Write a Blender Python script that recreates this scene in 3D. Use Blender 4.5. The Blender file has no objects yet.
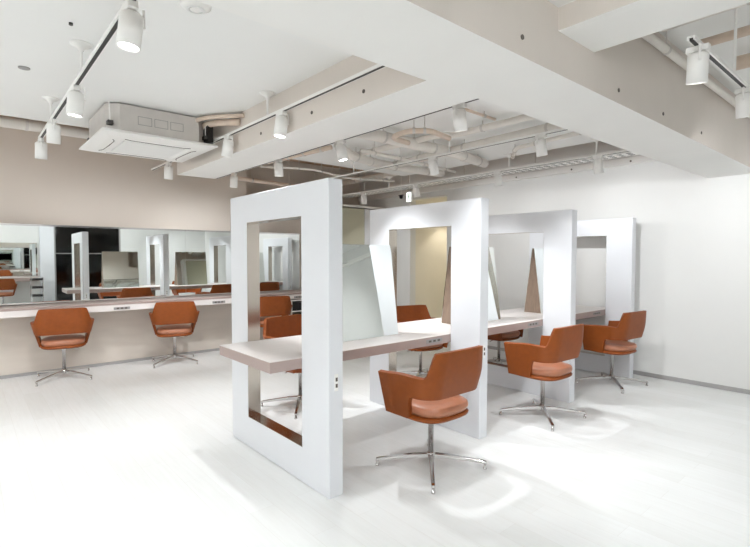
import bpy, bmesh, math, random
from math import sin, cos, pi, radians, atan2, sqrt
from mathutils import Vector, Matrix
random.seed(7)
SC = bpy.context.scene
COL = SC.collection

# ------------------------------------------------------------------ materials
def s2l(c):
    return tuple(((v/255)/12.92 if v/255 <= .04045 else ((v/255+.055)/1.055)**2.4) for v in c)

def mat(name, rgb, rough=.5, metal=0, noise=0, nscale=8, bump=0, spec=.5, coat=0, stretch=None):
    m = bpy.data.materials.new(name); m.use_nodes = True
    nt = m.node_tree; b = nt.nodes['Principled BSDF']
    lin = s2l(rgb)
    b.inputs['Roughness'].default_value = rough
    b.inputs['Metallic'].default_value = metal
    b.inputs['Specular IOR Level'].default_value = spec
    b.inputs['Coat Weight'].default_value = coat
    b.inputs['Base Color'].default_value = (*lin, 1)
    if noise or bump:
        tc = nt.nodes.new('ShaderNodeTexCoord'); mp = nt.nodes.new('ShaderNodeMapping')
        nz = nt.nodes.new('ShaderNodeTexNoise'); nz.inputs['Scale'].default_value = nscale
        nz.inputs['Detail'].default_value = 5
        nt.links.new(tc.outputs['Object'], mp.inputs['Vector'])
        if stretch: mp.inputs['Scale'].default_value = stretch
        nt.links.new(mp.outputs['Vector'], nz.inputs['Vector'])
        if noise:
            r = nt.nodes.new('ShaderNodeValToRGB')
            r.color_ramp.elements[0].position = .3; r.color_ramp.elements[1].position = .7
            r.color_ramp.elements[0].color = (*[max(0, v*(1-noise)) for v in lin], 1)
            r.color_ramp.elements[1].color = (*[min(1, v*(1+noise)) for v in lin], 1)
            nt.links.new(nz.outputs['Fac'], r.inputs['Fac'])
            nt.links.new(r.outputs['Color'], b.inputs['Base Color'])
        if bump:
            bp = nt.nodes.new('ShaderNodeBump'); bp.inputs['Strength'].default_value = bump
            bp.inputs['Distance'].default_value = .004
            nt.links.new(nz.outputs['Fac'], bp.inputs['Height'])
            nt.links.new(bp.outputs['Normal'], b.inputs['Normal'])
    return m

def emit(name, rgb, power):
    m = bpy.data.materials.new(name); m.use_nodes = True
    nt = m.node_tree; nt.nodes.clear()
    e = nt.nodes.new('ShaderNodeEmission'); o = nt.nodes.new('ShaderNodeOutputMaterial')
    e.inputs['Color'].default_value = (*rgb, 1); e.inputs['Strength'].default_value = power
    nt.links.new(e.outputs[0], o.inputs[0]); return m

M = {}
M['panel'] = mat('white_lacquer', (222, 224, 228), .38, noise=.01, nscale=3)
M['wall'] = mat('painted_wall', (222, 222, 220), .75, noise=.015, nscale=1.5, bump=.15)
M['wallleft'] = mat('beige_wall_paint', (212, 204, 195), .8, noise=.02, nscale=1.5, bump=.15)
M['beamside_shade'] = mat('shaded_beam_side', (216, 208, 200), .8, noise=.02, nscale=3, bump=.3)  # beam sides: shade put into the colour, darker and warmer than the undersides
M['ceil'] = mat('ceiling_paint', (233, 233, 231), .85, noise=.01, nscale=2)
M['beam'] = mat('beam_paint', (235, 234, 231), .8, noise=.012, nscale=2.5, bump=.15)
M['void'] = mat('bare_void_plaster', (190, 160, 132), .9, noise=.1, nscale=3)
M['base'] = mat('grey_baseboard', (165, 163, 162), .5)
M['mirror'] = mat('silver_mirror', (238, 242, 240), .01, 1)
M['bronze'] = mat('satin_metal_lining', (205, 196, 186), .16, 1, noise=.04, nscale=14, stretch=(1, 1, .1))
M['table'] = mat('greige_laminate', (168, 150, 144), .42, noise=.05, nscale=5, stretch=(14, 1, 1))
M['tabletop'] = mat('pale_laminate', (226, 220, 217), .35, noise=.03, nscale=5, stretch=(14, 1, 1))
M['brown'] = mat('brown_wood_end', (140, 120, 104), .5, noise=.12, nscale=12, stretch=(6, 6, 1))
M['leather'] = mat('cognac_leather', (136, 69, 24), .45, spec=.3, noise=.07, nscale=22, bump=.25)
M['leather_seat_lit'] = mat('cognac_leather_seat_lit', (170, 112, 84), .32, noise=.06, nscale=20, bump=.2)  # same leather, lightened in colour to stand for light on the seats
M['pan'] = mat('dark_seat_pan', (96, 44, 30), .55)
M['chrome'] = mat('chrome', (206, 204, 203), .12, 1)
M['rubber'] = mat('dark_glide', (60, 58, 56), .6)
M['white'] = mat('white_metal', (236, 235, 232), .4)
M['pipe'] = mat('painted_pipe', (226, 221, 214), .5, noise=.03, nscale=9)
M['copper'] = mat('tan_pipe', (216, 198, 182), .5, noise=.08, nscale=9)
M['galv'] = mat('galvanised_steel', (204, 199, 194), .45, .1, noise=.05, nscale=9)
M['black'] = mat('black_plastic', (22, 20, 20), .45)
M['slot'] = mat('dark_slot', (92, 84, 78), .6)
M['night'] = mat('night_glass', (5, 6, 7), .06, spec=.6)
M['grey'] = mat('grey_plastic', (150, 148, 146), .5)
M['door'] = mat('ivory_door', (232, 226, 208), .5, noise=.02, nscale=3)
M['alcove'] = mat('cream_alcove', (230, 224, 208), .7, noise=.02, nscale=3)
GL = 26  # glow strength of the added fill globes
M['olive'] = mat('olive_pane', (190, 188, 168), .3)
M['green'] = mat('sign_green', (120, 180, 150), .4)
M['clay'] = mat('beige_cladding', (212, 203, 193), .45, noise=.035, nscale=3, stretch=(1, .5, 3))
M['lens'] = emit('lamp_lens', (1, .98, .95), 14)
M['signface'] = emit('sign_face', (.95, 1, .96), 1.6)

def floor_mat():
    m = bpy.data.materials.new('pale_plank_floor'); m.use_nodes = True
    nt = m.node_tree; b = nt.nodes['Principled BSDF']; N = nt.nodes.new; L = nt.links.new
    tc = N('ShaderNodeTexCoord'); mp = N('ShaderNodeMapping')
    L(tc.outputs['Object'], mp.inputs['Vector'])
    br = N('ShaderNodeTexBrick'); br.offset = .4
    br.inputs['Scale'].default_value = 1
    br.inputs['Brick Width'].default_value = 1.1; br.inputs['Row Height'].default_value = .16
    br.inputs['Mortar Size'].default_value = .0012; br.inputs['Bias'].default_value = 0
    br.inputs['Color1'].default_value = (*s2l((238, 240, 240)), 1)
    br.inputs['Color2'].default_value = (*s2l((233, 235, 234)), 1)
    br.inputs['Mortar'].default_value = (*s2l((226, 226, 224)), 1)
    L(mp.outputs['Vector'], br.inputs['Vector'])
    mp2 = N('ShaderNodeMapping'); mp2.inputs['Scale'].default_value = (1.2, 16, 1)
    L(tc.outputs['Object'], mp2.inputs['Vector'])
    nz = N('ShaderNodeTexNoise'); nz.inputs['Scale'].default_value = 2.5; nz.inputs['Detail'].default_value = 6
    L(mp2.outputs['Vector'], nz.inputs['Vector'])
    mx = N('ShaderNodeMix'); mx.data_type = 'RGBA'; mx.blend_type = 'MULTIPLY'
    rp = N('ShaderNodeValToRGB'); rp.color_ramp.elements[0].position = .3
    rp.color_ramp.elements[0].color = (.965, .96, .955, 1); rp.color_ramp.elements[1].color = (1, 1, 1, 1)
    rp.color_ramp.elements[1].position = .65
    L(nz.outputs['Fac'], rp.inputs['Fac'])
    mx.inputs[0].default_value = 1
    L(br.outputs['Color'], mx.inputs[6]); L(rp.outputs['Color'], mx.inputs[7])
    L(mx.outputs[2], b.inputs['Base Color'])
    b.inputs['Roughness'].default_value = .34
    b.inputs['Specular IOR Level'].default_value = .35
    return m
M['floor'] = floor_mat()

# ------------------------------------------------------------------ helpers
def link(name, bm, m, parent=None, smooth=False, loc=None):
    me = bpy.data.meshes.new(name)
    bmesh.ops.recalc_face_normals(bm, faces=bm.faces[:])
    bm.to_mesh(me); bm.free()
    for mm in (m if isinstance(m, (list, tuple)) else [m]): me.materials.append(mm)
    if smooth:
        for p in me.polygons: p.use_smooth = True
    o = bpy.data.objects.new(name, me); COL.objects.link(o)
    if parent: o.parent = parent
    if loc: o.location = loc
    return o

def thing(name, label, cat, loc=(0, 0, 0), rz=0, group=None):
    o = bpy.data.objects.new(name, None); COL.objects.link(o); o.empty_display_size = .1
    o.location = loc; o.rotation_euler = (0, 0, rz)
    o['label'] = label; o['category'] = cat
    if group: o['group'] = group
    return o

def tag(o, label, cat, group=None):
    o['label'] = label; o['category'] = cat
    if group: o['group'] = group
    return o

def struct(name, bm, m):
    o = link(name, bm, m); o['kind'] = 'structure'; return o

def box(bm, x0, x1, y0, y1, z0, z1, bev=0, mi=0):
    vs = [bm.verts.new((x, y, z)) for x in (x0, x1) for y in (y0, y1) for z in (z0, z1)]
    fs = []
    for q in ((0, 1, 3, 2), (4, 6, 7, 5), (0, 4, 5, 1), (2, 3, 7, 6), (0, 2, 6, 4), (1, 5, 7, 3)):
        f = bm.faces.new([vs[i] for i in q]); f.material_index = mi; fs.append(f)
    if bev:
        es = list({e for f in fs for e in f.edges})
        bmesh.ops.bevel(bm, geom=es, offset=bev, segments=2, affect='EDGES', profile=.5)
    return bm

def bx(*a, **k): return box(bmesh.new(), *a, **k)

def cyl(bm, p, q, r, r2=None, n=20, cap=True):
    p = Vector(p); q = Vector(q); r2 = r if r2 is None else r2
    d = (q-p).normalized(); a = d.orthogonal().normalized(); b = d.cross(a)
    A = [bm.verts.new(p+(a*cos(2*pi*i/n)+b*sin(2*pi*i/n))*r) for i in range(n)]
    B = [bm.verts.new(q+(a*cos(2*pi*i/n)+b*sin(2*pi*i/n))*r2) for i in range(n)]
    for i in range(n): bm.faces.new((A[i], A[(i+1) % n], B[(i+1) % n], B[i]))
    if cap: bm.faces.new(A[::-1]); bm.faces.new(B)
    return bm

def tube(bm, pts, r, n=12, cr=.08):
    # round tube with softened corners
    P = [Vector(p) for p in pts]; Q = [P[0]]
    for i in range(1, len(P)-1):
        a, b, c = P[i-1], P[i], P[i+1]
        k = min(cr, (a-b).length*.45, (c-b).length*.45)
        s = b+(a-b).normalized()*k; e = b+(c-b).normalized()*k
        for t in (0, .25, .5, .75, 1): Q.append(s*(1-t)**2+b*2*t*(1-t)+e*t*t)
    Q.append(P[-1])
    rings = []; up = None
    for i, p in enumerate(Q):
        d = ((Q[min(i+1, len(Q)-1)]-Q[max(i-1, 0)])).normalized()
        if up is None: up = d.orthogonal().normalized()
        up = (up-d*up.dot(d)).normalized(); w = d.cross(up)
        rings.append([bm.verts.new(p+(up*cos(2*pi*j/n)+w*sin(2*pi*j/n))*r) for j in range(n)])
    for A, B in zip(rings, rings[1:]):
        for j in range(n): bm.faces.new((A[j], A[(j+1) % n], B[(j+1) % n], B[j]))
    bm.faces.new(rings[0][::-1]); bm.faces.new(rings[-1])
    return bm

def lathe(bm, prof, c=(0, 0, 0), n=28):
    rings = []
    for r, z in prof:
        if r < 1e-5: rings.append([bm.verts.new((c[0], c[1], c[2]+z))])
        else: rings.append([bm.verts.new((c[0]+r*cos(2*pi*i/n), c[1]+r*sin(2*pi*i/n), c[2]+z)) for i in range(n)])
    for A, B in zip(rings, rings[1:]):
        for i in range(n):
            j = (i+1) % n
            if len(A) == 1 and len(B) == 1: continue
            if len(A) == 1: bm.faces.new((A[0], B[j], B[i]))
            elif len(B) == 1: bm.faces.new((A[i], A[j], B[0]))
            else: bm.faces.new((A[i], A[j], B[j], B[i]))
    return bm

def copy_tree(o, parent=None):
    c = o.copy(); COL.objects.link(c)
    if parent: c.parent = parent
    for ch in [k for k in bpy.data.objects if k.parent == o]: copy_tree(ch, c)
    return c

def rects(bm, outer, hole, y0, y1, bev=0):
    # vertical frame slab in XZ with a rectangular hole
    (X0, X1, Z0, Z1), (a, b, c, d) = outer, hole
    out = [(X0, Z0), (X1, Z0), (X1, Z1), (X0, Z1)]; inn = [(a, c), (b, c), (b, d), (a, d)]
    V = {}
    for y in (y0, y1):
        V[y] = ([bm.verts.new((x, y, z)) for x, z in out], [bm.verts.new((x, y, z)) for x, z in inn])
        O, I = V[y]
        for i in range(4): bm.faces.new((O[i], O[(i+1) % 4], I[(i+1) % 4], I[i]))
    oe = []
    for i in range(4):
        f = bm.faces.new((V[y0][0][i], V[y0][0][(i+1) % 4], V[y1][0][(i+1) % 4], V[y1][0][i])); oe += list(f.edges)
        bm.faces.new((V[y0][1][i], V[y1][1][i], V[y1][1][(i+1) % 4], V[y0][1][(i+1) % 4]))
    if bev: bmesh.ops.bevel(bm, geom=list(set(oe)), offset=bev, segments=3, affect='EDGES', profile=.5)
    return bm

# ------------------------------------------------------------------ key sizes (metres)
XL, XR, XA, XB = -3.905, -2.464, -3.601, -2.782       # partition edges and opening
PY = [1.736, 3.281, 4.826, 6.371]; PT = .111           # partition faces
PH, ZO, ZB = 2.04, 1.82, .242
TZ, TB = .861, .785
ZBM = 2.473; ZC = 2.80; ZTOP = 3.42
WX = -7.66; WY = 6.69; RX = 3.0; SY = -3.6

# ------------------------------------------------------------------ room shell
struct('floor', bx(WX-1, RX+.2, SY-.2, WY+1.6, -.1, 0), M['floor'])
# left wall: main run, and the part past the column whose upper part steps back
b = bx(WX-.15, WX, SY-.2, 3.69, 0, ZTOP); box(b, WX-.15, WX, 3.69, WY, 0, 2.36); box(b, WX-.8, WX-.65, 3.69, WY, 2.36, ZTOP)
box(b, WX-.65, WX-.15, 3.69, WY, 2.28, 2.36)
struct('wall_left', b, M['wallleft'])
# back wall with the cream alcove opening
AX0, AX1, AZ = -6.72, -5.78, 2.66
b = bx(WX-.8, AX0, WY, WY+.15, 0, ZTOP); box(b, AX1, RX+.2, WY, WY+.15, 0, ZTOP); box(b, AX0, AX1, WY, WY+.15, AZ, ZTOP)
struct('wall_back', b, M['wall'])
b = bx(AX0-.1, AX0, WY+.15, WY+1.2, 0, AZ); box(b, AX1, AX1+.1, WY+.15, WY+1.2, 0, AZ)
box(b, AX0-.1, AX1+.1, WY+1.2, WY+1.3, 0, AZ+.1); box(b, AX0-.1, AX1+.1, WY+.15, WY+1.2, AZ, AZ+.1)
struct('wall_alcove', b, M['alcove'])
struct('wall_front', bx(WX, RX+.2, SY-.15, SY, 0, ZTOP), M['wall'])
WZ0, WZ1 = 1.94, 3.82
b = bx(RX, RX+.15, SY, WZ0, 0, ZTOP); box(b, RX, RX+.15, WZ1, WY, 0, ZTOP); box(b, RX, RX+.15, WZ0, WZ1, 2.7, ZTOP)
struct('wall_right', b, M['wall'])
b = bx(RX-.10, RX, 1.56, 1.93, 0, ZTOP)
struct('trim_1', b, M['panel'])          # white pillar beside the night window
w = struct('window_1', bx(RX+.04, RX+.06, WZ0, WZ1, 0, 2.7), M['night'])
b = bx(RX-.01, RX+.035, WZ0, WZ0+.04, 0, 2.6); box(b, RX-.01, RX+.035, WZ1-.04, WZ1, 0, 2.6); box(b, RX-.01, RX+.035, WZ0+.04, WZ1-.04, 1.62, 1.65)
link('window_frame', b, M['grey'], w)
# ceiling board, and the slab above it over the open strips along the walls
CX = -5.42; CY = 5.25; ZR = 3.08; BX0, BX1 = -1.763, -1.264
b = bx(CX, -1.5, SY, CY, ZC, ZC+.06); box(b, -1.5, RX, SY, 2.60, ZC, ZC+.06); box(b, BX1-.1, RX, 2.60, WY, ZR, ZR+.06)
struct('ceiling', b, M['ceil'])
struct('ceiling_slab', bx(WX-.9, RX+.2, SY-.15, WY+.15, ZTOP, ZTOP+.15), M['void'])
# exposed concrete beams
BX0, BX1 = -1.763, -1.264; BY0, BY1 = 1.87, 2.30
b = bx(BX0, BX1, SY, WY, ZBM, ZTOP-.01)
o = struct('beam_main', b, M['beam'])
struct('beam_cross_left', bx(-5.62, BX0, BY0, BY1, ZBM, ZTOP-.01), M['beam'])
struct('beam_cross_right', bx(BX1, RX, 2.302, 2.695, 2.686, ZTOP-.01), M['beam'])
struct('beam_back_wall', bx(WX-.6, RX, WY-.07, WY, 2.755, 2.84), M['beam'])
# boards under the left counter
struct('wall_left_cladding', bx(WX, WX+.03, SY, 5.1, .04, .8), M['clay'])
struct('baseboard_left', bx(WX, WX+.045, SY, 5.1, 0, .04), M['base'])
b = bx(AX1, RX, WY-.014, WY, 0, .05); box(b, WX, AX0, WY-.014, WY, 0, .05)
struct('baseboard_back', b, M['base'])
# alcove door
d = struct('door_1', bx(AX0+.03, AX1-.05, WY+1.15, WY+1.195, 0, 2.1), M['door'])
link('door_handle', tube(bmesh.new(), [(AX1-.17, WY+1.15, 1.17), (AX1-.17, WY+1.09, 1.17), (AX1-.17, WY+1.09, 1.33), (AX1-.17, WY+1.15, 1.33)], .009, cr=.02), M['chrome'], d)
b = bx(AX0, AX0+.03, WY+1.13, WY+1.2, 0, 2.13); box(b, AX1-.05, AX1, WY+1.13, WY+1.2, 0, 2.13); box(b, AX0+.03, AX1-.05, WY+1.13, WY+1.2, 2.1, 2.13)
link('door_frame', b, M['alcove'], d)
# small grey anchor holes left in the beams
def plug(i, p, q, r=.012):
    o = link('trim_%d' % i, cyl(bmesh.new(), p, q, r), M['slot']); o['kind'] = 'structure'
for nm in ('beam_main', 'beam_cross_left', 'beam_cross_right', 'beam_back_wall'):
    me = bpy.data.objects[nm].data; me.materials.append(M['beamside_shade'])
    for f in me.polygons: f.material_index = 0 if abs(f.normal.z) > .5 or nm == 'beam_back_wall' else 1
n = 2
for x in (-2.28, -2.85, -3.6): plug(n, (x, BY0-.004, 2.55), (x, BY0, 2.55)); n += 1
for y, z in ((1.98, 2.56), (3.02, 2.55), (3.75, 2.55), (4.6, 2.56)): plug(n, (BX1, y, z), (BX1+.004, y, z)); n += 1
for x in (-2.6, -3.4, -4.3): plug(n, (x, WY-.074, 2.79), (x, WY-.07, 2.79)); n += 1

# ------------------------------------------------------------------ white partitions with openings
where = ['nearest and largest of the row, with the counter end sticking out in front',
         'second of the row, with the cream door seen through it',
         'third of the row, with the narrow mirror wedge seen through it',
         'last of the row, close to the back wall']
for i, y in enumerate(PY):
    t = thing('partition_frame', 'white partition with an opening, ' + where[i], 'partition', ((XL+XR)/2, y+PT/2, 0), 0, 'white partitions along the shared counter')
    cx, cy = t.location.x, t.location.y
    f = rects(bmesh.new(), (XL-cx, XR-cx, 0, PH), (XA-cx, XB-cx, ZB, ZO), -PT/2, PT/2, .006)
    link('frame', f, M['panel'], t)
    r = rects(bmesh.new(), (XA-cx-.0005, XB-cx+.0005, ZB-.0005, ZO+.0005), (XA-cx+.003, XB-cx-.003, ZB+.003, ZO-.003), -PT/2+.002, PT/2-.002)
    l = link('opening_lining', r, M['bronze'], t); l['label'] = 'shiny metal lining of the opening'
    for s, X in ((1, XR-cx), (-1, XL-cx)):
        sw = link('switch_plate', bx(min(X, X+s*.005), max(X, X+s*.005), -.014, .014, .69, .80, .002), M['white'], t)
        k = bmesh.new()
        for z in (.725, .765): box(k, min(X+s*.005, X+s*.008), max(X+s*.005, X+s*.008), -.007, .007, z-.012, z+.012)
        link('socket', k, M['slot'], sw)

# ------------------------------------------------------------------ shared counter through the openings
t = thing('styling_counter', 'long greige shared counter running through the white partition openings', 'counter', ((XA+XB)/2, 1.498, 0))
cx = t.location.x; hw = (XB-XA)/2-.006; LEN = PY[3]-1.498+PT+.12
link('counter_slab', bx(-hw, hw, 0, LEN, TB, TZ-.004, .003), M['table'], t)
link('counter_top', bx(-hw+.001, hw-.001, .001, LEN-.001, TZ-.004, TZ), M['tabletop'], t)
for yc in (3.07, 4.64, 6.14):
    for s in (1, -1):
        x = s*hw
        k = bx(min(x, x+s*.004), max(x, x+s*.004), yc-.1-1.498, yc+.1-1.498, TB+.022, TZ-.022, .001)
        for dy in (-.055, 0, .055): box(k, min(x+s*.004, x+s*.006), max(x+s*.004, x+s*.006), yc+dy-.015-1.498, yc+dy+.015-1.498, TB+.03, TZ-.03, mi=1)
        link('socket_panel', k, [M['grey'], M['slot']], t)

# ------------------------------------------------------------------ mirror wedges standing on the counter
mw = ['in the nearest bay behind the first partition', 'in the second bay, seen through the second opening',
      'in the third bay, seen through the third opening']
for i in range(3):
    y0 = PY[i]+.47; y1 = PY[i]+1.175; MZ = .785
    t = thing('styling_mirror', 'mirror wedge with brown ends, ' + mw[i], 'mirror', (cx, (y0+y1)/2, TZ+.0), 0, 'mirror wedges on the shared counter')
    L = (y1-y0)/2; bm = bmesh.new(); w0, w1 = .112, .010
    vs = [bm.verts.new(p) for yy in (-L, L) for p in ((-w0, yy, 0), (w0, yy, 0), (w1, yy, MZ), (-w1, yy, MZ))]
    for q in ((0, 1, 2, 3), (7, 6, 5, 4), (0, 4, 5, 1), (1, 5, 6, 2), (2, 6, 7, 3), (3, 7, 4, 0)): bm.faces.new([vs[k] for k in q])
    link('wedge_body', bm, M['brown'], t)
    for s in (1, -1):
        bm = bmesh.new(); e = .006
        a = [(s*(w0+.0006), 0.002), (s*(w0+e), 0.002), (s*(w1+e), MZ+.004), (s*(w1+.0006), MZ+.004)]
        A = [bm.verts.new((x, -L-.003, z)) for x, z in a]; B = [bm.verts.new((x, L+.003, z)) for x, z in a]
        bm.faces.new(A); bm.faces.new(B[::-1])
        for k in range(4): bm.faces.new((A[k], A[(k+1) % 4], B[(k+1) % 4], B[k]))
        link('mirror_pane', bm, M['mirror'], t)

# ------------------------------------------------------------------ salon chair
def smooth(a, b, x):
    t = max(0, min(1, (x-a)/(b-a))); return t*t*(3-2*t)

def shell_bm():
    # U shaped shell: arms run front (-x) to back (+x), the back stands higher, a gap is left above the seat
    st = []
    R = .11; W = .255; XBK = .215; XF = -.215
    na = 16
    for i in range(na+1): st.append((XF+(XBK-R-XF)*i/na, -W, 0.0, -1))
    for i in range(1, 15):
        a = pi/2*i/15; st.append((XBK-R+R*sin(a), -W+R-R*cos(a), a/(pi/2), -1))
    nb = 12
    for i in range(nb+1): st.append((XBK, -W+R+(2*W-2*R)*i/nb, 1.0, 0))
    k = na+1+14
    mir = [(x, -y, c, 1) for x, y, c, s in st[:k]][::-1]
    st += mir
    rows = 9; bm = bmesh.new(); G = []
    for x, y, c, s in st:
        arm_top = .725+.02*smooth(XF, .05, x)-.0
        up = smooth(.36, .60, c)          # rise to the back height
        ztop = arm_top+(.912-arm_top)*up
        ztop -= .012*smooth(.16, .26, abs(y))*c
        zbot = .418+.172*smooth(.02, .06, x)
        zbot += .0
        col = []
        for r in range(rows+1):
            z = zbot+(ztop-zbot)*r/rows
            fl = (z-.425)
            yy = y*(1+.32*min(1, fl/.32)*(1-c)+c*(.22*min(fl, .3)/.3-.14*smooth(.26, .48, fl)))
            xx = x+.16*fl*smooth(-.05, .2, x)
            xx += .02*sin(pi*min(1, max(0, (z-.5)/.45)))*c
            col.append(bm.verts.new((xx, yy, z)))
        G.append(col)
    for A, B in zip(G, G[1:]):
        for r in range(rows): bm.faces.new((A[r], B[r], B[r+1], A[r+1]))
    return bm

def cushion_bm(x0, x1, hw, z0, z1, n=5, e=3.2, crown=.012, taper=.9):
    bm = bmesh.new(); cxx = (x0+x1)/2; hx = (x1-x0)/2; N = 40
    rings = []
    prof = [(0, z0), (.80, z0), (taper, z0+.004), (.985, z0+(z1-z0)*.35), (1, z0+(z1-z0)*.6), (.975, z1-.008), (.93, z1), (.6, z1+crown*.7), (.3, z1+crown), (0, z1+crown)]
    for k, z in prof:
        if k == 0: rings.append([bm.verts.new((cxx, 0, z))]); continue
        rg = []
        for i in range(N):
            a = 2*pi*i/N; ca, sa = cos(a), sin(a)
            rg.append(bm.verts.new((cxx+k*hx*math.copysign(abs(ca)**(2/e), ca), k*hw*math.copysign(abs(sa)**(2/e), sa), z)))
        rings.append(rg)
    for A, B in zip(rings, rings[1:]):
        for i in range(N):
            j = (i+1) % N
            if len(A) == 1: bm.faces.new((A[0], B[j], B[i]))
            elif len(B) == 1: bm.faces.new((A[i], A[j], B[0]))
            else: bm.faces.new((A[i], A[j], B[j], B[i]))
    return bm

def leg_bm(a):
    bm = bmesh.new(); d = Vector((cos(a), sin(a), 0)); w = Vector((-sin(a), cos(a), 0))
    secs = [(.02, .019, .108, .036), (.12, .017, .100, .03), (.27, .0135, .079, .023), (.385, .013, .062, .02), (.405, .013, .055, .02)]
    rg = []
    for r, hwd, zt, h in secs:
        rg.append([bm.verts.new(d*r+w*sx*hwd+Vector((0, 0, zt-(h if lo else 0)))) for sx, lo in ((-1, 1), (1, 1), (1, 0), (-1, 0))])
    for A, B in zip(rg, rg[1:]):
        for i in range(4): bm.faces.new((A[i], A[(i+1) % 4], B[(i+1) % 4], B[i]))
    bm.faces.new(rg[0]); bm.faces.new(rg[-1][::-1])
    bmesh.ops.bevel(bm, geom=bm.edges[:], offset=.003, segments=1, affect='EDGES')
    return bm

def make_chair():
    t = thing('salon_chair', 'x', 'chair')
    sh = link('shell', shell_bm(), M['leather'], t, True)
    md = sh.modifiers.new('s', 'SOLIDIFY'); md.thickness = .034; md.offset = -1; md.use_even_offset = False
    bv = sh.modifiers.new('b', 'BEVEL'); bv.width = .011; bv.segments = 3; bv.limit_method = 'ANGLE'; bv.angle_limit = radians(50)
    wn = sh.modifiers.new('w', 'WEIGHTED_NORMAL')
    c = link('seat_cushion', cushion_bm(-.262, .24, .236, .436, .514), M['leather_seat_lit'], t, True)
    link('seat_pan', cushion_bm(-.25, .235, .246, .404, .446, crown=0, taper=.92), M['leather'], t, True)
    b = bmesh.new(); lathe(b, [(0, .095), (.02, .095), (.02, .36), (.026, .365), (.026, .395), (.06, .397), (.06, .404), (0, .404)])
    link('column', b, M['chrome'], t, True)
    b = bmesh.new(); lathe(b, [(0, .06), (.026, .06), (.034, .07), (.034, .11), (.024, .12), (0, .12)])
    link('hub', b, M['chrome'], t, True)
    link('height_lever', tube(bmesh.new(), [(.03, 0, .39), (.03, .1, .385), (.03, .17, .37)], .005, 8), M['chrome'], t, True)
    for k in range(4):
        a = pi/4+pi/2*k
        l = link('leg', leg_bm(a), M['chrome'], t)
        g = lathe(bmesh.new(), [(0, 0), (.013, 0), (.014, .004), (.014, .012), (.009, .016), (.009, .04), (0, .04)], (.394*cos(a), .394*sin(a), 0), 14)
        link('glide', g, M['chrome'], l, True)
    return t
chair0 = make_chair()
chairs = [
    (-2.37, 2.58, 0, 'cognac tub chair with arms in the foreground, nearest of the row at the white partitions', 'chairs on the near side of the shared counter'),
    (-2.43, 4.23, -.04, 'cognac tub chair middle one of the near row of three', 'chairs on the near side of the shared counter'),
    (-2.50, 5.93, -.10, 'cognac tub chair beside the last partition, farthest of the near row by the back wall', 'chairs on the near side of the shared counter'),
    (-7.16, 0.95, -.13, 'cognac tub chair at the wall mirror counter, leftmost in the photo', 'chairs at the wall counter'),
    (-7.18, 2.32, -.26, 'cognac tub chair at the wall mirror counter, second from the left edge', 'chairs at the wall counter'),
    (-7.12, 3.84, -.25, 'cognac tub chair at the wall counter, seen through the first opening behind another chair', 'chairs at the wall counter'),
    (-4.23, 2.62, pi+.12, 'cognac tub chair beyond the shared counter, seen through the first opening', 'chairs on the far side of the shared counter'),
    (-4.16, 4.33, pi-.25, 'cognac tub chair beyond the shared counter, its back seen through the second opening', 'chairs on the far side of the shared counter'),
    (-3.94, 5.68, pi, 'cognac tub chair beyond the shared counter, only its seat and base seen in third bay', 'chairs on the far side of the shared counter'),
    (2.25, .62, pi, 'cognac tub chair by the opposite wall, seen only in the left wall mirror', 'chairs at the opposite wall'),
]
for i, (x, y, r, lab, g) in enumerate(chairs):
    c = chair0 if i == 0 else copy_tree(chair0)
    c.location = (x, y, 0); c.rotation_euler = (0, 0, r); c['label'] = lab; c['group'] = g

# ------------------------------------------------------------------ wall counter and mirrors on the left
WCZ = .925
t = thing('wall_counter', 'long pale counter fixed along the left wall under the mirrors', 'counter', (WX, 0, 0))
link('counter_slab', bx(.03, .53, SY+.02, 5.1, WCZ-.11, WCZ-.03, .003), M['tabletop'], t)
link('counter_top', bx(0, .535, SY+.02, 5.1, WCZ-.03, WCZ, .003), M['table'], t)
for yc in (-.6, 1.62, 2.97, 4.4):
    k = bx(.53, .534, yc-.1, yc+.1, WCZ-.095, WCZ-.06, .001)
    for dy in (-.05, 0, .05): box(k, .534, .536, yc+dy-.015, yc+dy+.015, WCZ-.088, WCZ-.067, mi=1)
    link('socket_panel', k, [M['grey'], M['slot']], t)

def wall_mirror(ya, yb, z0, z1, x, lab, yaw=0):
    t = thing('wall_mirror', lab, 'mirror', (x, (ya+yb)/2, z0), yaw, 'mirrors on the left wall')
    L = (yb-ya)/2
    link('mirror_pane', bx(-.008, 0, -L, L, 0, z1-z0), M['mirror'], t)
    link('backing', bx(-.09, -.009, -L+.01, L-.01, .01, z1-z0-.01), M['white'], t)
    b = bx(-.012, .006, -L, L, z1-z0, z1-z0+.022)
    tr = link('top_trim', b, M['chrome'], t)
    return t
YAW = -.012
def mx(y): return -7.50+(y-2)*math.tan(-YAW)
wall_mirror(-3.2, 2.6, WCZ+.012, 1.935, mx(-.3), 'long frameless wall mirror over the left counter, left part beside the picture edge', YAW)
wall_mirror(2.602, 4.62, WCZ+.012, 1.935, mx(3.611), 'frameless wall mirror over the left counter, right part running behind the first partition', YAW)

# white shelf with black boxes past the counter
t = thing('shelf_unit', 'small white open shelf with black boxes under the far end of the wall counter', 'shelf', (-7.34, 4.45, 0))
b = bx(-.2, .2, -.2, -.18, 0, .80); box(b, -.2, .2, .18, .2, 0, .80); box(b, -.2, -.18, -.18, .18, 0, .80)
link('carcass', b, M['white'], t)
for z in (.05, .24, .41, .59, .78): link('shelf_board', bx(-.18, .2, -.18, .18, z, z+.02), M['white'], t)
for j, z in enumerate((.43, .61)):
    tag(link('storage_box', bx(-.15, .19, -.165, .165, 0, .135, .006), M['black'], None, loc=(-7.34, 4.45, z)), 'black box on the %s board of the small white shelf' % ('lower' if j == 0 else 'upper'), 'box', 'black boxes on the small shelf')

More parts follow.
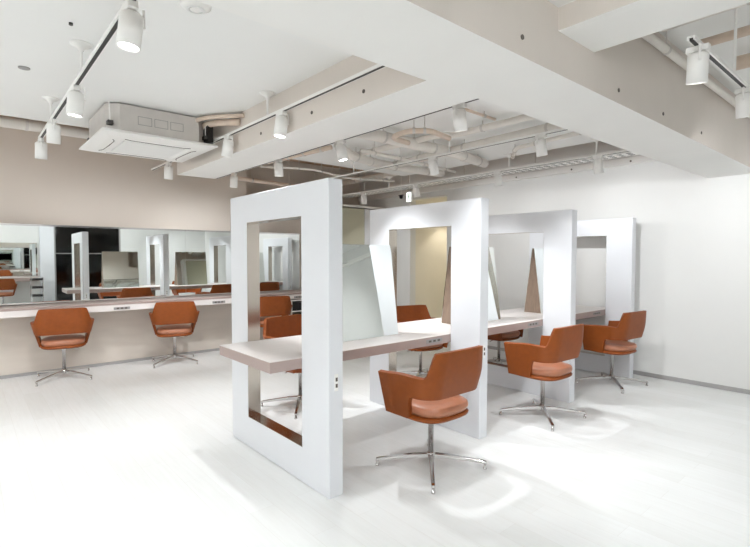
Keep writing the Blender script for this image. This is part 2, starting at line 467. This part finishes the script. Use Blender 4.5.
# white-framed cabinet opening high in the left corner
t = thing('wall_cabinet', 'tall white framed cabinet in the back left corner with olive pane', 'cabinet', (WX+.02, 5.95, 0))
b = bx(0, .3, -.7, -.64, 0, 2.54); box(b, 0, .3, .6, .66, 0, 2.54); box(b, 0, .3, -.64, .6, 2.5, 2.54); box(b, 0, .3, -.64, .6, 0, .06)
box(b, 0, .02, -.64, .6, .06, 2.5)
link('carcass', b, M['white'], t)
link('door', bx(.26, .28, -.62, .1, .08, 2.48), M['olive'], t)
link('door', bx(.285, .3, .1, .58, .08, 2.48), M['panel'], t)

# opposite wall: counter, mirror and a trolley that the left mirror shows
t = thing('opposite_counter', 'pale counter on the opposite wall, seen in the left mirror', 'counter', (RX, 0, 0))
link('counter_slab', bx(-.5, 0, -2.5, 1.5, .8, .9, .003), M['table'], t)
t = thing('opposite_mirror', 'wall mirror above the opposite counter, seen in the left mirror', 'mirror', (RX, 0, .95))
link('mirror_pane', bx(-.03, -.022, -2.5, 1.5, 0, 1.0), M['mirror'], t)
link('backing', bx(-.022, 0, -2.49, 1.49, .01, .99), M['white'], t)
t = thing('trolley', 'black tiered salon trolley beside the white pillar, seen in the left mirror', 'trolley', (2.22, 1.42, 0))
for z in (.12, .36, .6, .84): link('tray', bx(-.15, .15, -.15, .15, z, z+.06, .004), M['black'], t)
for sx in (-1, 1):
    for sy in (-1, 1):
        link('post', cyl(bmesh.new(), (sx*.16, sy*.14, .05), (sx*.16, sy*.14, .92), .009), M['chrome'], t)
        link('caster', cyl(bmesh.new(), (sx*.16-.012, sy*.14, .026), (sx*.16+.012, sy*.14, .026), .026), M['black'], t)

def rects_side(c, dy):
    b = bmesh.new(); w = .004
    box(b, c, c+.002, dy-.055, dy+.055, .12, .12+w); box(b, c, c+.002, dy-.055, dy+.055, .19-w, .19)
    box(b, c, c+.002, dy-.055, dy-.055+w, .12+w, .19-w); box(b, c, c+.002, dy+.055-w, dy+.055, .12+w, .19-w)
    return b
# ------------------------------------------------------------------ ceiling air conditioner
AXc, AYc = -4.74, 1.315
t = thing('ceiling_air_conditioner', 'square ceiling air conditioner cassette hanging above the wall counter side', 'air conditioner', (AXc, AYc, 2.52))
b = bmesh.new()
# panel with a gentle lip
for k0, z0, k1, z1 in (): pass
def sq(bm, h, z): return [bm.verts.new((sx*h, sy*h, z)) for sx, sy in ((-1, -1), (1, -1), (1, 1), (-1, 1))]
R_ = [sq(b, .455, .045), sq(b, .47, .03), sq(b, .47, .02), sq(b, .38, .0), sq(b, .29, .0), sq(b, .27, .012)]
b.faces.new(R_[0]); b.faces.new(R_[-1][::-1])
for A, B in zip(R_, R_[1:]):
    for i in range(4): b.faces.new((A[i], A[(i+1) % 4], B[(i+1) % 4], B[i]))
link('fascia', b, M['white'], t)
link('intake_grille', bx(-.25, .25, -.25, .25, .002, .012, .003), M['ceil'], t)
for k in range(4):
    a = pi/2*k; c_, s_ = cos(a), sin(a)
    b = bx(-.22, .22, -.012, .012, -.003, .004)
    bmesh.ops.transform(b, matrix=Matrix.Rotation(a, 4, 'Z') @ Matrix.Translation((0, -.335, .002)), verts=b.verts)
    link('louvre', b, M['white'], t)
    b = bmesh.new()
    tube(b, [(-.27, -.345, -.001), (-.22, -.322, -.001), (0, -.318, -.001), (.22, -.322, -.001), (.27, -.345, -.001)], .0035, 6, .03)
    bmesh.ops.transform(b, matrix=Matrix.Rotation(a, 4, 'Z'), verts=b.verts)
    link('air_slot', b, M['slot'], t)
b = bmesh.new(); c = .41; k = .09
pts = [(-c+k, -c), (c-k, -c), (c, -c+k), (c, c-k), (c-k, c), (-c+k, c), (-c, c-k), (-c, -c+k)]
A = [b.verts.new((x, y, .045)) for x, y in pts]; B = [b.verts.new((x, y, .268)) for x, y in pts]
b.faces.new(A[::-1]); b.faces.new(B)
for i in range(8): b.faces.new((A[i], A[(i+1) % 8], B[(i+1) % 8], B[i]))
link('casing', b, M['galv'], t)
for dy in (-.13, 0, .13):
    link('knockout_panel', rects_side(c, dy), M['grey'], t)
for sx in (-1, 1):
    for sy in (-1, 1):
        x, y = sx*(c-.02), sy*(c-.02)
        link('hanger_rod', cyl(bmesh.new(), (x, y, .1), (x, y, .276), .006), M['white'], t)
        link('bracket', bx(x-.03, x+.03, y-.02, y+.02, .09, .12), M['rubber'], t)
link('pump_box', bx(c-.12, c+.03, c-.02, c+.03, .06, .21), M['black'], t)
pp = thing('insulated_pipe', 'pair of tan insulated pipes running from the air conditioner to the cross beam', 'pipe', (-4.4, 1.75, 2.6))
link('pipe', tube(bmesh.new(), [(-.06, -.02, .06), (.0, -.04, .15), (.2, .0, .14), (.42, .115, .12)], .028, 14), M['copper'], pp, True)
link('pipe', tube(bmesh.new(), [(-.1, -.1, .1), (.05, -.14, .17), (.25, -.06, .17), (.5, .118, .16)], .018, 14), M['copper'], pp, True)

# ------------------------------------------------------------------ track lighting
TZT = 2.62
def rail(y, x0, x1, canopies, lab, along='x', yy=None):
    mid = ((x0+x1)/2)
    t = thing('lighting_track', lab, 'track', (mid, y, TZT) if along == 'x' else (y, mid, TZT), 0 if along == 'x' else pi/2, 'lighting tracks')
    L = (x1-x0)/2
    b = bx(-L, L, -.017, -.0096, -.014, .004); box(b, -L, L, .0096, .017, -.014, .004); box(b, -L, L, -.0096, .0096, -.001, .004)
    link('rail', b, M['white'], t)
    link('slot', bx(-L+.01, L-.01, -.0095, .0095, -.0145, -.001), M['black'], t)
    for cxp in canopies:
        dx = (cxp-mid)
        zt = (ZR if cxp > 2.7 and along == 'y' else ZC)-TZT
        c = lathe(bmesh.new(), [(0, zt), (.06, zt), (.058, zt-.01), (.02, zt-.03), (.008, zt-.05), (.008, .004), (0, .004)], (dx, 0, 0), 20)
        link('canopy_stem', c, M['white'], t, True)
    return t

head0 = None
def spot(x, y, target, lab, power, zb=2.44, cone=92, blend=.8):
    """cylinder spotlight on its adapter; the lamp sits inside and points to target"""
    global head0
    t = thing('track_spotlight', lab, 'spotlight', (x, y, TZT-.014), 0, 'track spotlights')
    link('adapter', bx(-.05, .05, -.02, .02, -.03, 0, .004), M['white'], t)
    d = (Vector(target)-Vector((x, y, zb+.08))).normalized()
    tilt = min(math.acos(max(-1, min(1, -d.z))), radians(16)) * .8
    az = atan2(d.y, d.x)
    rot = Matrix.Rotation(az, 4, 'Z') @ Matrix.Rotation(-tilt, 4, 'Y')
    piv = Matrix.Translation((0, 0, -.085))
    b = bmesh.new()
    lathe(b, [(0, .055), (.03, .055), (.047, .04), (.047, -.095), (.041, -.095), (.039, -.082), (0, -.082)], n=28)
    bmesh.ops.transform(b, matrix=piv @ rot, verts=b.verts)
    h = link('housing', b, M['white'], t, True)
    h.data.shade_auto_smooth(angle=radians(35)) if hasattr(h.data, 'shade_auto_smooth') else None
    b = bmesh.new(); cyl(b, (0, 0, -.082), (0, 0, -.088), .0385, n=28)
    bmesh.ops.transform(b, matrix=piv @ rot, verts=b.verts)
    link('lens', b, M['lens'], t)
    b = bmesh.new(); tube(b, [(-.052, 0, -.005), (-.054, 0, -.02), (-.054, 0, -.085)], .006, 8)
    bmesh.ops.transform(b, matrix=Matrix.Rotation(az, 4, 'Z'), verts=b.verts)
    link('yoke', b, M['white'], t)
    ld = bpy.data.lights.new('lamp', 'SPOT'); ld.energy = power; ld.spot_size = radians(cone); ld.spot_blend = blend
    ld.shadow_soft_size = .035; ld.color = (.955, .978, 1)
    lo = bpy.data.objects.new('lamp', ld); COL.objects.link(lo); lo.parent = t
    off = (piv @ rot) @ Vector((0, 0, -.10))
    lo.location = off
    dd = Vector(target)-(Vector((x, y, TZT-.014))+off)
    lo.rotation_euler = dd.to_track_quat('-Z', 'Y').to_euler()
    return t

E1 = 46
rail(.56, -5.3, -.9, (-3.31, -4.6), 'white lighting track with dark slot at the upper left, nearest the camera')
rail(1.80, -6.3, -1.80, (-3.36, -5.5), 'white lighting track running just in front of the cross beam by the air conditioner')
rail(2.65, -6.4, -1.80, (-2.6, -4.4), 'white lighting track just behind the cross beam, above the first partition')
rail(3.85, -6.4, -1.80, (-3.30, -4.9), 'white lighting track in the middle of the pipe-filled ceiling bay')
rail(5.10, -6.9, -1.80, (-2.35, -3.42, -5.6), 'white lighting track beside the perforated cable tray near the back wall')
rail(-.8, 2.72, 6.2, (3.5, 4.85), 'white lighting track in the upper right ceiling bay beyond the main beam', 'y')
rail(-.8, -3.2, 1.6, (-2, .6), 'added white fill-light track over the open floor behind the photographer', 'y')  # this track and the next two are added out of view for fill spotlights
rail(1.4, -3.2, 6.0, (-2, .6, 4.2), 'added white fill-light track over the open floor by the opposite wall', 'y')
rail(-1.4, -6.6, -2.0, (-5.5, -3), 'added white fill-light track along the left part of the room behind the camera')

S = [
 # x, y, target, label, power
 (-2.23, .56, (-2.2, .2, 0), 'white cylinder spotlight with bright lens, largest and nearest at the top edge', E1*.6),
 (-3.52, .56, (-3.7, .3, 0), 'white cylinder spotlight second nearest on the upper left track', E1*.6),
 (-4.48, .56, (-5.8, .6, 0), 'white cylinder spotlight third along the upper left track, left of the air conditioner', E1),
 (-5.26, .56, (-7.4, .6, 1.3), 'white cylinder spotlight at the far end of the upper left track', E1),
 (-3.15, 1.80, (-3.2, 1.5, .8), 'white spotlight in front of the cross beam, right of the air conditioner', E1*.9),
 (-4.08, 1.80, (-5.2, 1.4, 0), 'white cylinder spotlight directly at the right corner of the air conditioner', E1),
 (-5.69, 1.80, (-7.4, 1.9, 1.4), 'white cylinder spotlight beneath the far side of the air conditioner', E1),
 (-2.18, 2.65, (-2.35, 3.6, .3), 'bright white spotlight just behind the cross beam, above the nearest chair', E1*.6*1.9),
 (-3.56, 2.65, (-3.2, 3.0, .8), 'white spotlight behind the cross beam above the right end of the first partition', E1*1.9),
 (-4.70, 2.65, (-4.9, 2.9, 0), 'white spotlight behind the cross beam above the middle of the first partition', E1*1.9),
 (-5.84, 2.65, (-7.3, 2.9, 1.3), 'white spotlight behind the cross beam above the left end of the first partition', E1*1.9),
 (-2.26, 3.85, (-2.2, 5.0, .3), 'white spotlight in the pipe bay, right one, above the second and third partitions', E1*.6*1.9),
 (-3.52, 3.85, (-3.3, 4.5, .8), 'white spotlight in the pipe bay, left one, above the second partition', E1*1.9),
 (-2.33, 5.10, (-2.3, 6.69, 1.9), 'white spotlight on the back track, rightmost one, above the last partition', E1*1.25),
 (-3.58, 5.10, (-3.4, 6.69, 1.9), 'white spotlight on the back track above the gap between second and third partitions', E1*.6*1.5),
 (-5.0, 5.10, (-4.6, 6.69, 1.9), 'white spotlight on the back track above the cream door', E1*1.0),
 (-6.22, 5.10, (-6.9, 6.4, 1.0), 'white spotlight on the back track left of the second partition', E1*1.0),
 (-.80, 2.83, (-1.4, 4.2, 0), 'white spotlight with bright lens in the upper right bay, left of the pair', E1*1.25),
 (-.80, 3.75, (-1.0, 6.69, 1.5), 'white spotlight with bright lens in the upper right bay, at the right picture edge', E1*1.25),
 (-.80, 4.9, (-.6, 6.69, 1.9), 'white spotlight of the upper right track outside the picture near the back wall', E1*1.25),
 (-.80, 1.2, (-2.0, 1.2, 0), 'added fill spotlight over the open floor behind the main beam', E1*.6),  # from here to the list end: unseen spotlights added as fill light
 (-.80, -.4, (-1.4, -.4, 0), 'added fill spotlight behind the camera over the open floor', E1*.6),
 (-.80, -2.0, (-3.2, -.5, 0), 'added fill spotlight behind the camera aimed at the open floor', E1),
 (1.4, -1.6, (.2, .2, 0), 'added fill spotlight on the far right track, southern end', E1),
 (1.4, .2, (-1.5, 2.6, .6), 'added fill spotlight on the far right track aimed at the nearest chair', E1*.6),
 (1.4, 1.6, (0, 3.5, 0), 'added fill spotlight on the far right track, northern end', E1),
 (-3.0, -1.4, (-4.5, .0, 0), 'added fill spotlight behind the camera on the left track, right one', E1*.6),
 (-5.6, -1.4, (-6.6, -.4, 0), 'added fill spotlight behind the camera on the left track, left one', E1),
]
S += [(1.4, 3.2, (3.0, 4.6, 1.6), 'added fill spotlight on the opposite wall track aimed at the plain wall', E1*1.9),  # more unseen spotlights, added to brighten the opposite wall
 (1.4, 4.6, (2.6, 5.8, 1.2), 'added fill spotlight on the opposite wall track near the back corner', E1*1.9),
 (1.4, -.7, (3.0, -.7, 1.6), 'added fill spotlight on the opposite wall track above the opposite mirror', E1*1.9),
 (1.4, 2.1, (3.0, 1.2, 1.6), 'added fill spotlight on the opposite wall track beside the white pillar', E1*.6*1.9)]
for s in S: spot(*s)

# unseen opal globes added behind the camera as broad fill light
M['opal'] = emit('fill_globe_glow', (.955, .978, 1), GL)
for gx, gy, w_ in ((-5.9, -2.3, 'by the left wall'), (-3.9, -1.9, 'left of the main beam'), (-.3, -2.2, 'right of the main beam'), (1.3, -2.2, 'towards the opposite wall'), (2.35, -.5, 'beside the opposite counter')):
    t = thing('fill_globe', 'added opal fill-light globe behind the camera, ' + w_, 'fill lamp', (gx, gy, 2.3), 0, 'added fill globes')
    link('globe', lathe(bmesh.new(), [(.17*sin(pi*k/14), -.17*cos(pi*k/14)) for k in range(15)]), M['opal'], t, True)
    link('cord', cyl(bmesh.new(), (0, 0, .165), (0, 0, .50), .006, n=8), M['white'], t)

# cream alcove downlight
t = thing('recessed_downlight', 'small recessed warm downlight in the soffit of the cream alcove', 'downlight', (-6.25, WY+.95, AZ))
link('trim_ring', lathe(bmesh.new(), [(.045, 0), (.055, -.002), (.055, -.006), (.042, -.008), (.042, 0)]), M['white'], t)
link('lens', cyl(bmesh.new(), (0, 0, -.001), (0, 0, -.005), .041), M['lens'], t)
ld = bpy.data.lights.new('lamp', 'SPOT'); ld.energy = 30; ld.spot_size = radians(96); ld.spot_blend = .5; ld.color = (1, .94, .84); ld.shadow_soft_size = .04
lo = bpy.data.objects.new('lamp', ld); COL.objects.link(lo); lo.parent = t; lo.location = (0, 0, -.02)

# ------------------------------------------------------------------ pipes and ducts under the ceiling
def pipe(name, pts, r, m, lab, clamps=(), cr=.1):
    t = thing(name, lab, 'pipe' if 'pipe' in name else 'duct' if 'duct' in name else 'conduit', pts[0], 0, 'pipes and ducts in the open ceiling')
    o = Vector(pts[0])
    link('tube', tube(bmesh.new(), [Vector(p)-o for p in pts], r, 16, cr), m, t, True)
    for i in range(len(pts)-1):
        a, b2 = Vector(pts[i]), Vector(pts[i+1])
        if (b2-a).length > .5 or (len(pts) == 5 and i == 2):
            zc_ = ZR if b2.x > BX1 else ZC if (a.x+b2.x)/2 > CX and (a.y+b2.y)/2 < CY else ZTOP
            for f in (.25, .75):
                p = a.lerp(b2, f); d = (b2-a).normalized()
                link('clamp', cyl(bmesh.new(), p-d*.012-o, p+d*.012-o, r+.005, n=16), M['galv'], t)
                if p.z+r < zc_-.02:
                    link('hanger', cyl(bmesh.new(), p+Vector((0, 0, r))-o, Vector((p.x, p.y, zc_))-o, .004, n=8), M['galv'], t)
    return t
P = M['pipe']; Cc = M['copper']
pipe('wall_pipe', [(-5.50, SY+.05, 2.86), (-5.50, 1.84, 2.86)], .026, Cc, 'thin tan pipe running along the left ceiling edge, upper one')
pipe('wall_pipe', [(-5.66, SY+.05, 2.80), (-5.66, 1.84, 2.80)], .055, P, 'thick pale pipe running along the left ceiling edge below the thin tan one')
pipe('air_duct', [(-3.49, 2.75, 2.70), (-3.51, 4.19, 2.70), (-3.72, 5.02, 2.72)], .055, P, 'thick pale duct slanting back through the middle of the pipe bay')
pipe('ceiling_pipe', [(-1.80, 3.66, 2.73), (-3.05, 3.66, 2.73), (-3.2, 3.55, 2.73), (-4.4, 3.5, 2.73)], .030, P, 'pale pipe crossing the pipe bay, front one of the parallel pair')
pipe('ceiling_pipe', [(-1.80, 4.02, 2.71), (-3.8, 4.12, 2.71), (-4.6, 4.2, 2.71)], .045, P, 'thick pale pipe crossing the pipe bay, rear one of the parallel pair')
pipe('loop_pipe', [(-3.38, 3.34, 2.66), (-3.35, 3.06, 2.66), (-3.06, 3.02, 2.66), (-2.93, 3.16, 2.66), (-3.0, 3.5, 2.66)], .024, Cc, 'short tan pipe bent in a loop beneath the bay ceiling', cr=.15)
pipe('elbow_duct', [(-4.01, 2.95, 2.69), (-4.3, 3.3, 2.69), (-4.5, 3.9, 2.69), (-4.5, 5.1, 2.70)], .05, P, 'pale elbow duct left of the bay middle', cr=.3)
pipe('ceiling_pipe', [(-3.95, 3.2, 2.66), (-4.0, 4.0, 2.66), (-4.14, 4.95, 2.66)], .018, P, 'slim pale pipe running back beside the elbow duct')
pipe('thin_conduit', [(-5.6, 2.9, 2.69), (-5.35, 3.5, 2.69), (-5.6, 4.3, 2.69), (-5.37, 5.0, 2.69)], .014, P, 'thin pale conduit zigzagging above the first partition')
pipe('thin_conduit', [(-5.35, 2.87, 2.70), (-4.78, 2.92, 2.70), (-4.18, 2.98, 2.70)], .024, Cc, 'tan conduit running close behind the cross beam')
pipe('air_duct', [(-7.5, 5.47, 2.93), (-5.0, 5.45, 2.93), (-3.0, 5.45, 2.93)], .05, P, 'pale duct running towards the back left corner')
pipe('thin_conduit', [(-2.54, 2.95, 2.76), (-2.56, 3.6, 2.76)], .012, Cc, 'thin tan conduit beside the bright spotlight of the pipe bay')
pipe('wall_pipe', [(-6.7, 3.0, 2.70), (-6.9, 4.4, 2.70), (-6.7, 5.0, 2.7)], .03, Cc, 'tan pipe in the dark strip above the first partition')
pipe('ceiling_pipe', [(-1.95, 4.45, 2.73), (-3.0, 4.6, 2.73), (-3.3, 5.0, 2.73)], .022, P, 'pale pipe bending behind the rear parallel pipe')
pipe('bay_pipe', [(-1.22, 2.74, 2.95), (-1.22, 6.4, 2.95)], .026, P, 'pale pipe running beside the main beam in the upper right bay')
pipe('bay_pipe', [(-1.1, 3.22, 2.95), (.6, 3.2, 2.95), (2.6, 3.2, 2.95)], .05, P, 'thick pale pipe across the upper right bay')
pipe('bay_pipe', [(-1.08, 3.78, 2.97), (.6, 3.76, 2.97), (2.6, 3.76, 2.97)], .03, Cc, 'tan pipe across the upper right bay behind the thick one')
pipe('bay_pipe', [(-1.0, 4.38, 2.98), (-.6, 4.40, 2.98), (-.5, 5.4, 2.98)], .05, Cc, 'short tan pipe elbow at the right picture edge')

# perforated cable tray near the back wall
t = thing('cable_tray', 'perforated pale cable tray hanging near the back wall', 'cable tray', (-4.7, 5.72, 2.70), 0)
TL = 2.9
b = bx(-TL, TL, -.10, .10, 0, .004)
link('side_rail', bx(-TL, TL, -.104, -.10, 0, .05), M['white'], t)
link('side_rail', bx(-TL, TL, .10, .104, 0, .05), M['white'], t)
n = int(2*TL/.1)
for i in range(n):
    x = -TL+.05+i*.1
    box(b, x-.03, x+.03, -.1055, -.104, .014, .036, mi=1)
    for dy in (-.06, 0, .06): box(b, x-.025, x+.025, dy-.012, dy+.012, -.0012, 0, mi=1)
link('tray_base', b, [M['white'], M['black']], t)
for x in (-2.4, -1.2, 0, 1.2, 2.4):
    link('hanger', cyl(bmesh.new(), (x, .112, 0), (x, .112, ZTOP-2.70), .005, n=8), M['galv'], t)
for dy, r, m in ((-.05, .012, 'black'), (0, .014, 'slot'), (.05, .012, 'pipe')):
    link('cable', cyl(bmesh.new(), (-TL, dy, .004+r), (TL, dy, .004+r), r, n=8), M[m], t)

# ------------------------------------------------------------------ small ceiling fittings
def ceil_thing(name, lab, cat, x, y): return thing(name, lab, cat, (x, y, ZC))
t = ceil_thing('smoke_detector', 'round white ceiling speaker disc near the top edge', 'detector', -2.43, .91)
link('cover', lathe(bmesh.new(), [(0, 0), (.075, 0), (.075, -.008), (.05, -.022), (0, -.024)]), M['white'], t, True)
link('grille_ring', lathe(bmesh.new(), [(.03, -.0225), (.045, -.024), (.045, -.026), (.028, -.026), (.03, -.0225)]), M['ceil'], t, True)
t = ceil_thing('ceiling_sensor', 'small square grey sensor on the ceiling below the nearest spotlight', 'sensor', -3.08, .79)
link('plate', bx(-.035, .035, -.025, .025, -.008, 0, .002), M['grey'], t)
link('eye', lathe(bmesh.new(), [(0, -.018), (.01, -.016), (.012, -.008), (0, -.008)]), M['black'], t)
t = ceil_thing('sprinkler_cover', 'small round grey cover on the ceiling at the far left', 'cover', -3.97, .34)
link('plate', lathe(bmesh.new(), [(0, .004), (.035, .004), (.033, -.006), (0, -.008)]), M['grey'], t)
t = ceil_thing('ceiling_hook', 'tiny dark anchor on the ceiling beside the upper left track', 'anchor', -3.05, .47)
link('stud', cyl(bmesh.new(), (0, 0, 0), (0, 0, -.012), .01), M['black'], t)
# exit sign
t = thing('exit_sign', 'small white hanging emergency exit sign above the second partition', 'sign', (-5.33, 5.29, 2.47))
link('sign_box', bx(-.055, .055, -.018, .018, -.075, .075, .004), M['white'], t)
link('sign_face', bx(-.05, .05, -.0195, -.018, -.07, .07), M['signface'], t)
b = bmesh.new(); cyl(b, (0, -.0195, .038), (0, -.021, .038), .011, n=14)
box(b, -.010, .012, -.021, -.0195, -.005, .026); box(b, -.022, -.008, -.021, -.0195, -.035, -.004); box(b, .002, .016, -.021, -.0195, -.042, -.004); box(b, .012, .028, -.021, -.0195, .004, .014)
link('running_figure', b, M['green'], t)
link('hanger', cyl(bmesh.new(), (0, 0, .075), (0, 0, .94), .005), M['white'], t)
t = thing('camera_dome', 'small black sensor on a bracket left of the exit sign', 'sensor', (-5.53, 5.30, 2.50))
b = bmesh.new(); lathe(b, [(0, -.04), (.02, -.034), (.03, -.01), (.03, .01), (0, .012)])
link('dome', b, M['black'], t, True)
link('bracket', bx(-.05, .05, -.01, .01, .012, .024), M['black'], t)
link('hanger', cyl(bmesh.new(), (0, 0, .024), (0, 0, .92), .005), M['white'], t)

# ------------------------------------------------------------------ world, camera, colour
w = bpy.data.worlds.new('World'); SC.world = w; w.use_nodes = True
w.node_tree.nodes['Background'].inputs['Color'].default_value = (.02, .02, .025, 1)
w.node_tree.nodes['Background'].inputs['Strength'].default_value = .1

cd = bpy.data.cameras.new('Camera'); cam = bpy.data.objects.new('Camera', cd); COL.objects.link(cam)
YW, PIT, ROL, F = radians(49.312), radians(2.051), radians(.039), 479.759
fw = Vector((-sin(YW)*cos(PIT), cos(YW)*cos(PIT), -sin(PIT)))
rt = Vector((cos(YW), sin(YW), 0)); up = rt.cross(fw)
rt2 = rt*cos(ROL)+up*sin(ROL); up2 = rt2.cross(fw)
cam.matrix_world = Matrix(((rt2.x, up2.x, -fw.x, 0), (rt2.y, up2.y, -fw.y, 0), (rt2.z, up2.z, -fw.z, 1.55), (0, 0, 0, 1)))
cd.sensor_fit = 'HORIZONTAL'; cd.sensor_width = 36; cd.lens = 36*F/750; cd.clip_start = .05
SC.camera = cam
SC.view_settings.view_transform = 'Standard'; SC.view_settings.look = 'None'
SC.view_settings.gamma = 1; SC.view_settings.use_curve_mapping = False
SC.view_settings.exposure = 0.38
SC.cycles.max_bounces = 12; SC.cycles.diffuse_bounces = 8; SC.cycles.glossy_bounces = 8
SC.cycles.sample_clamp_indirect = 6
SC.cycles.use_denoising = True
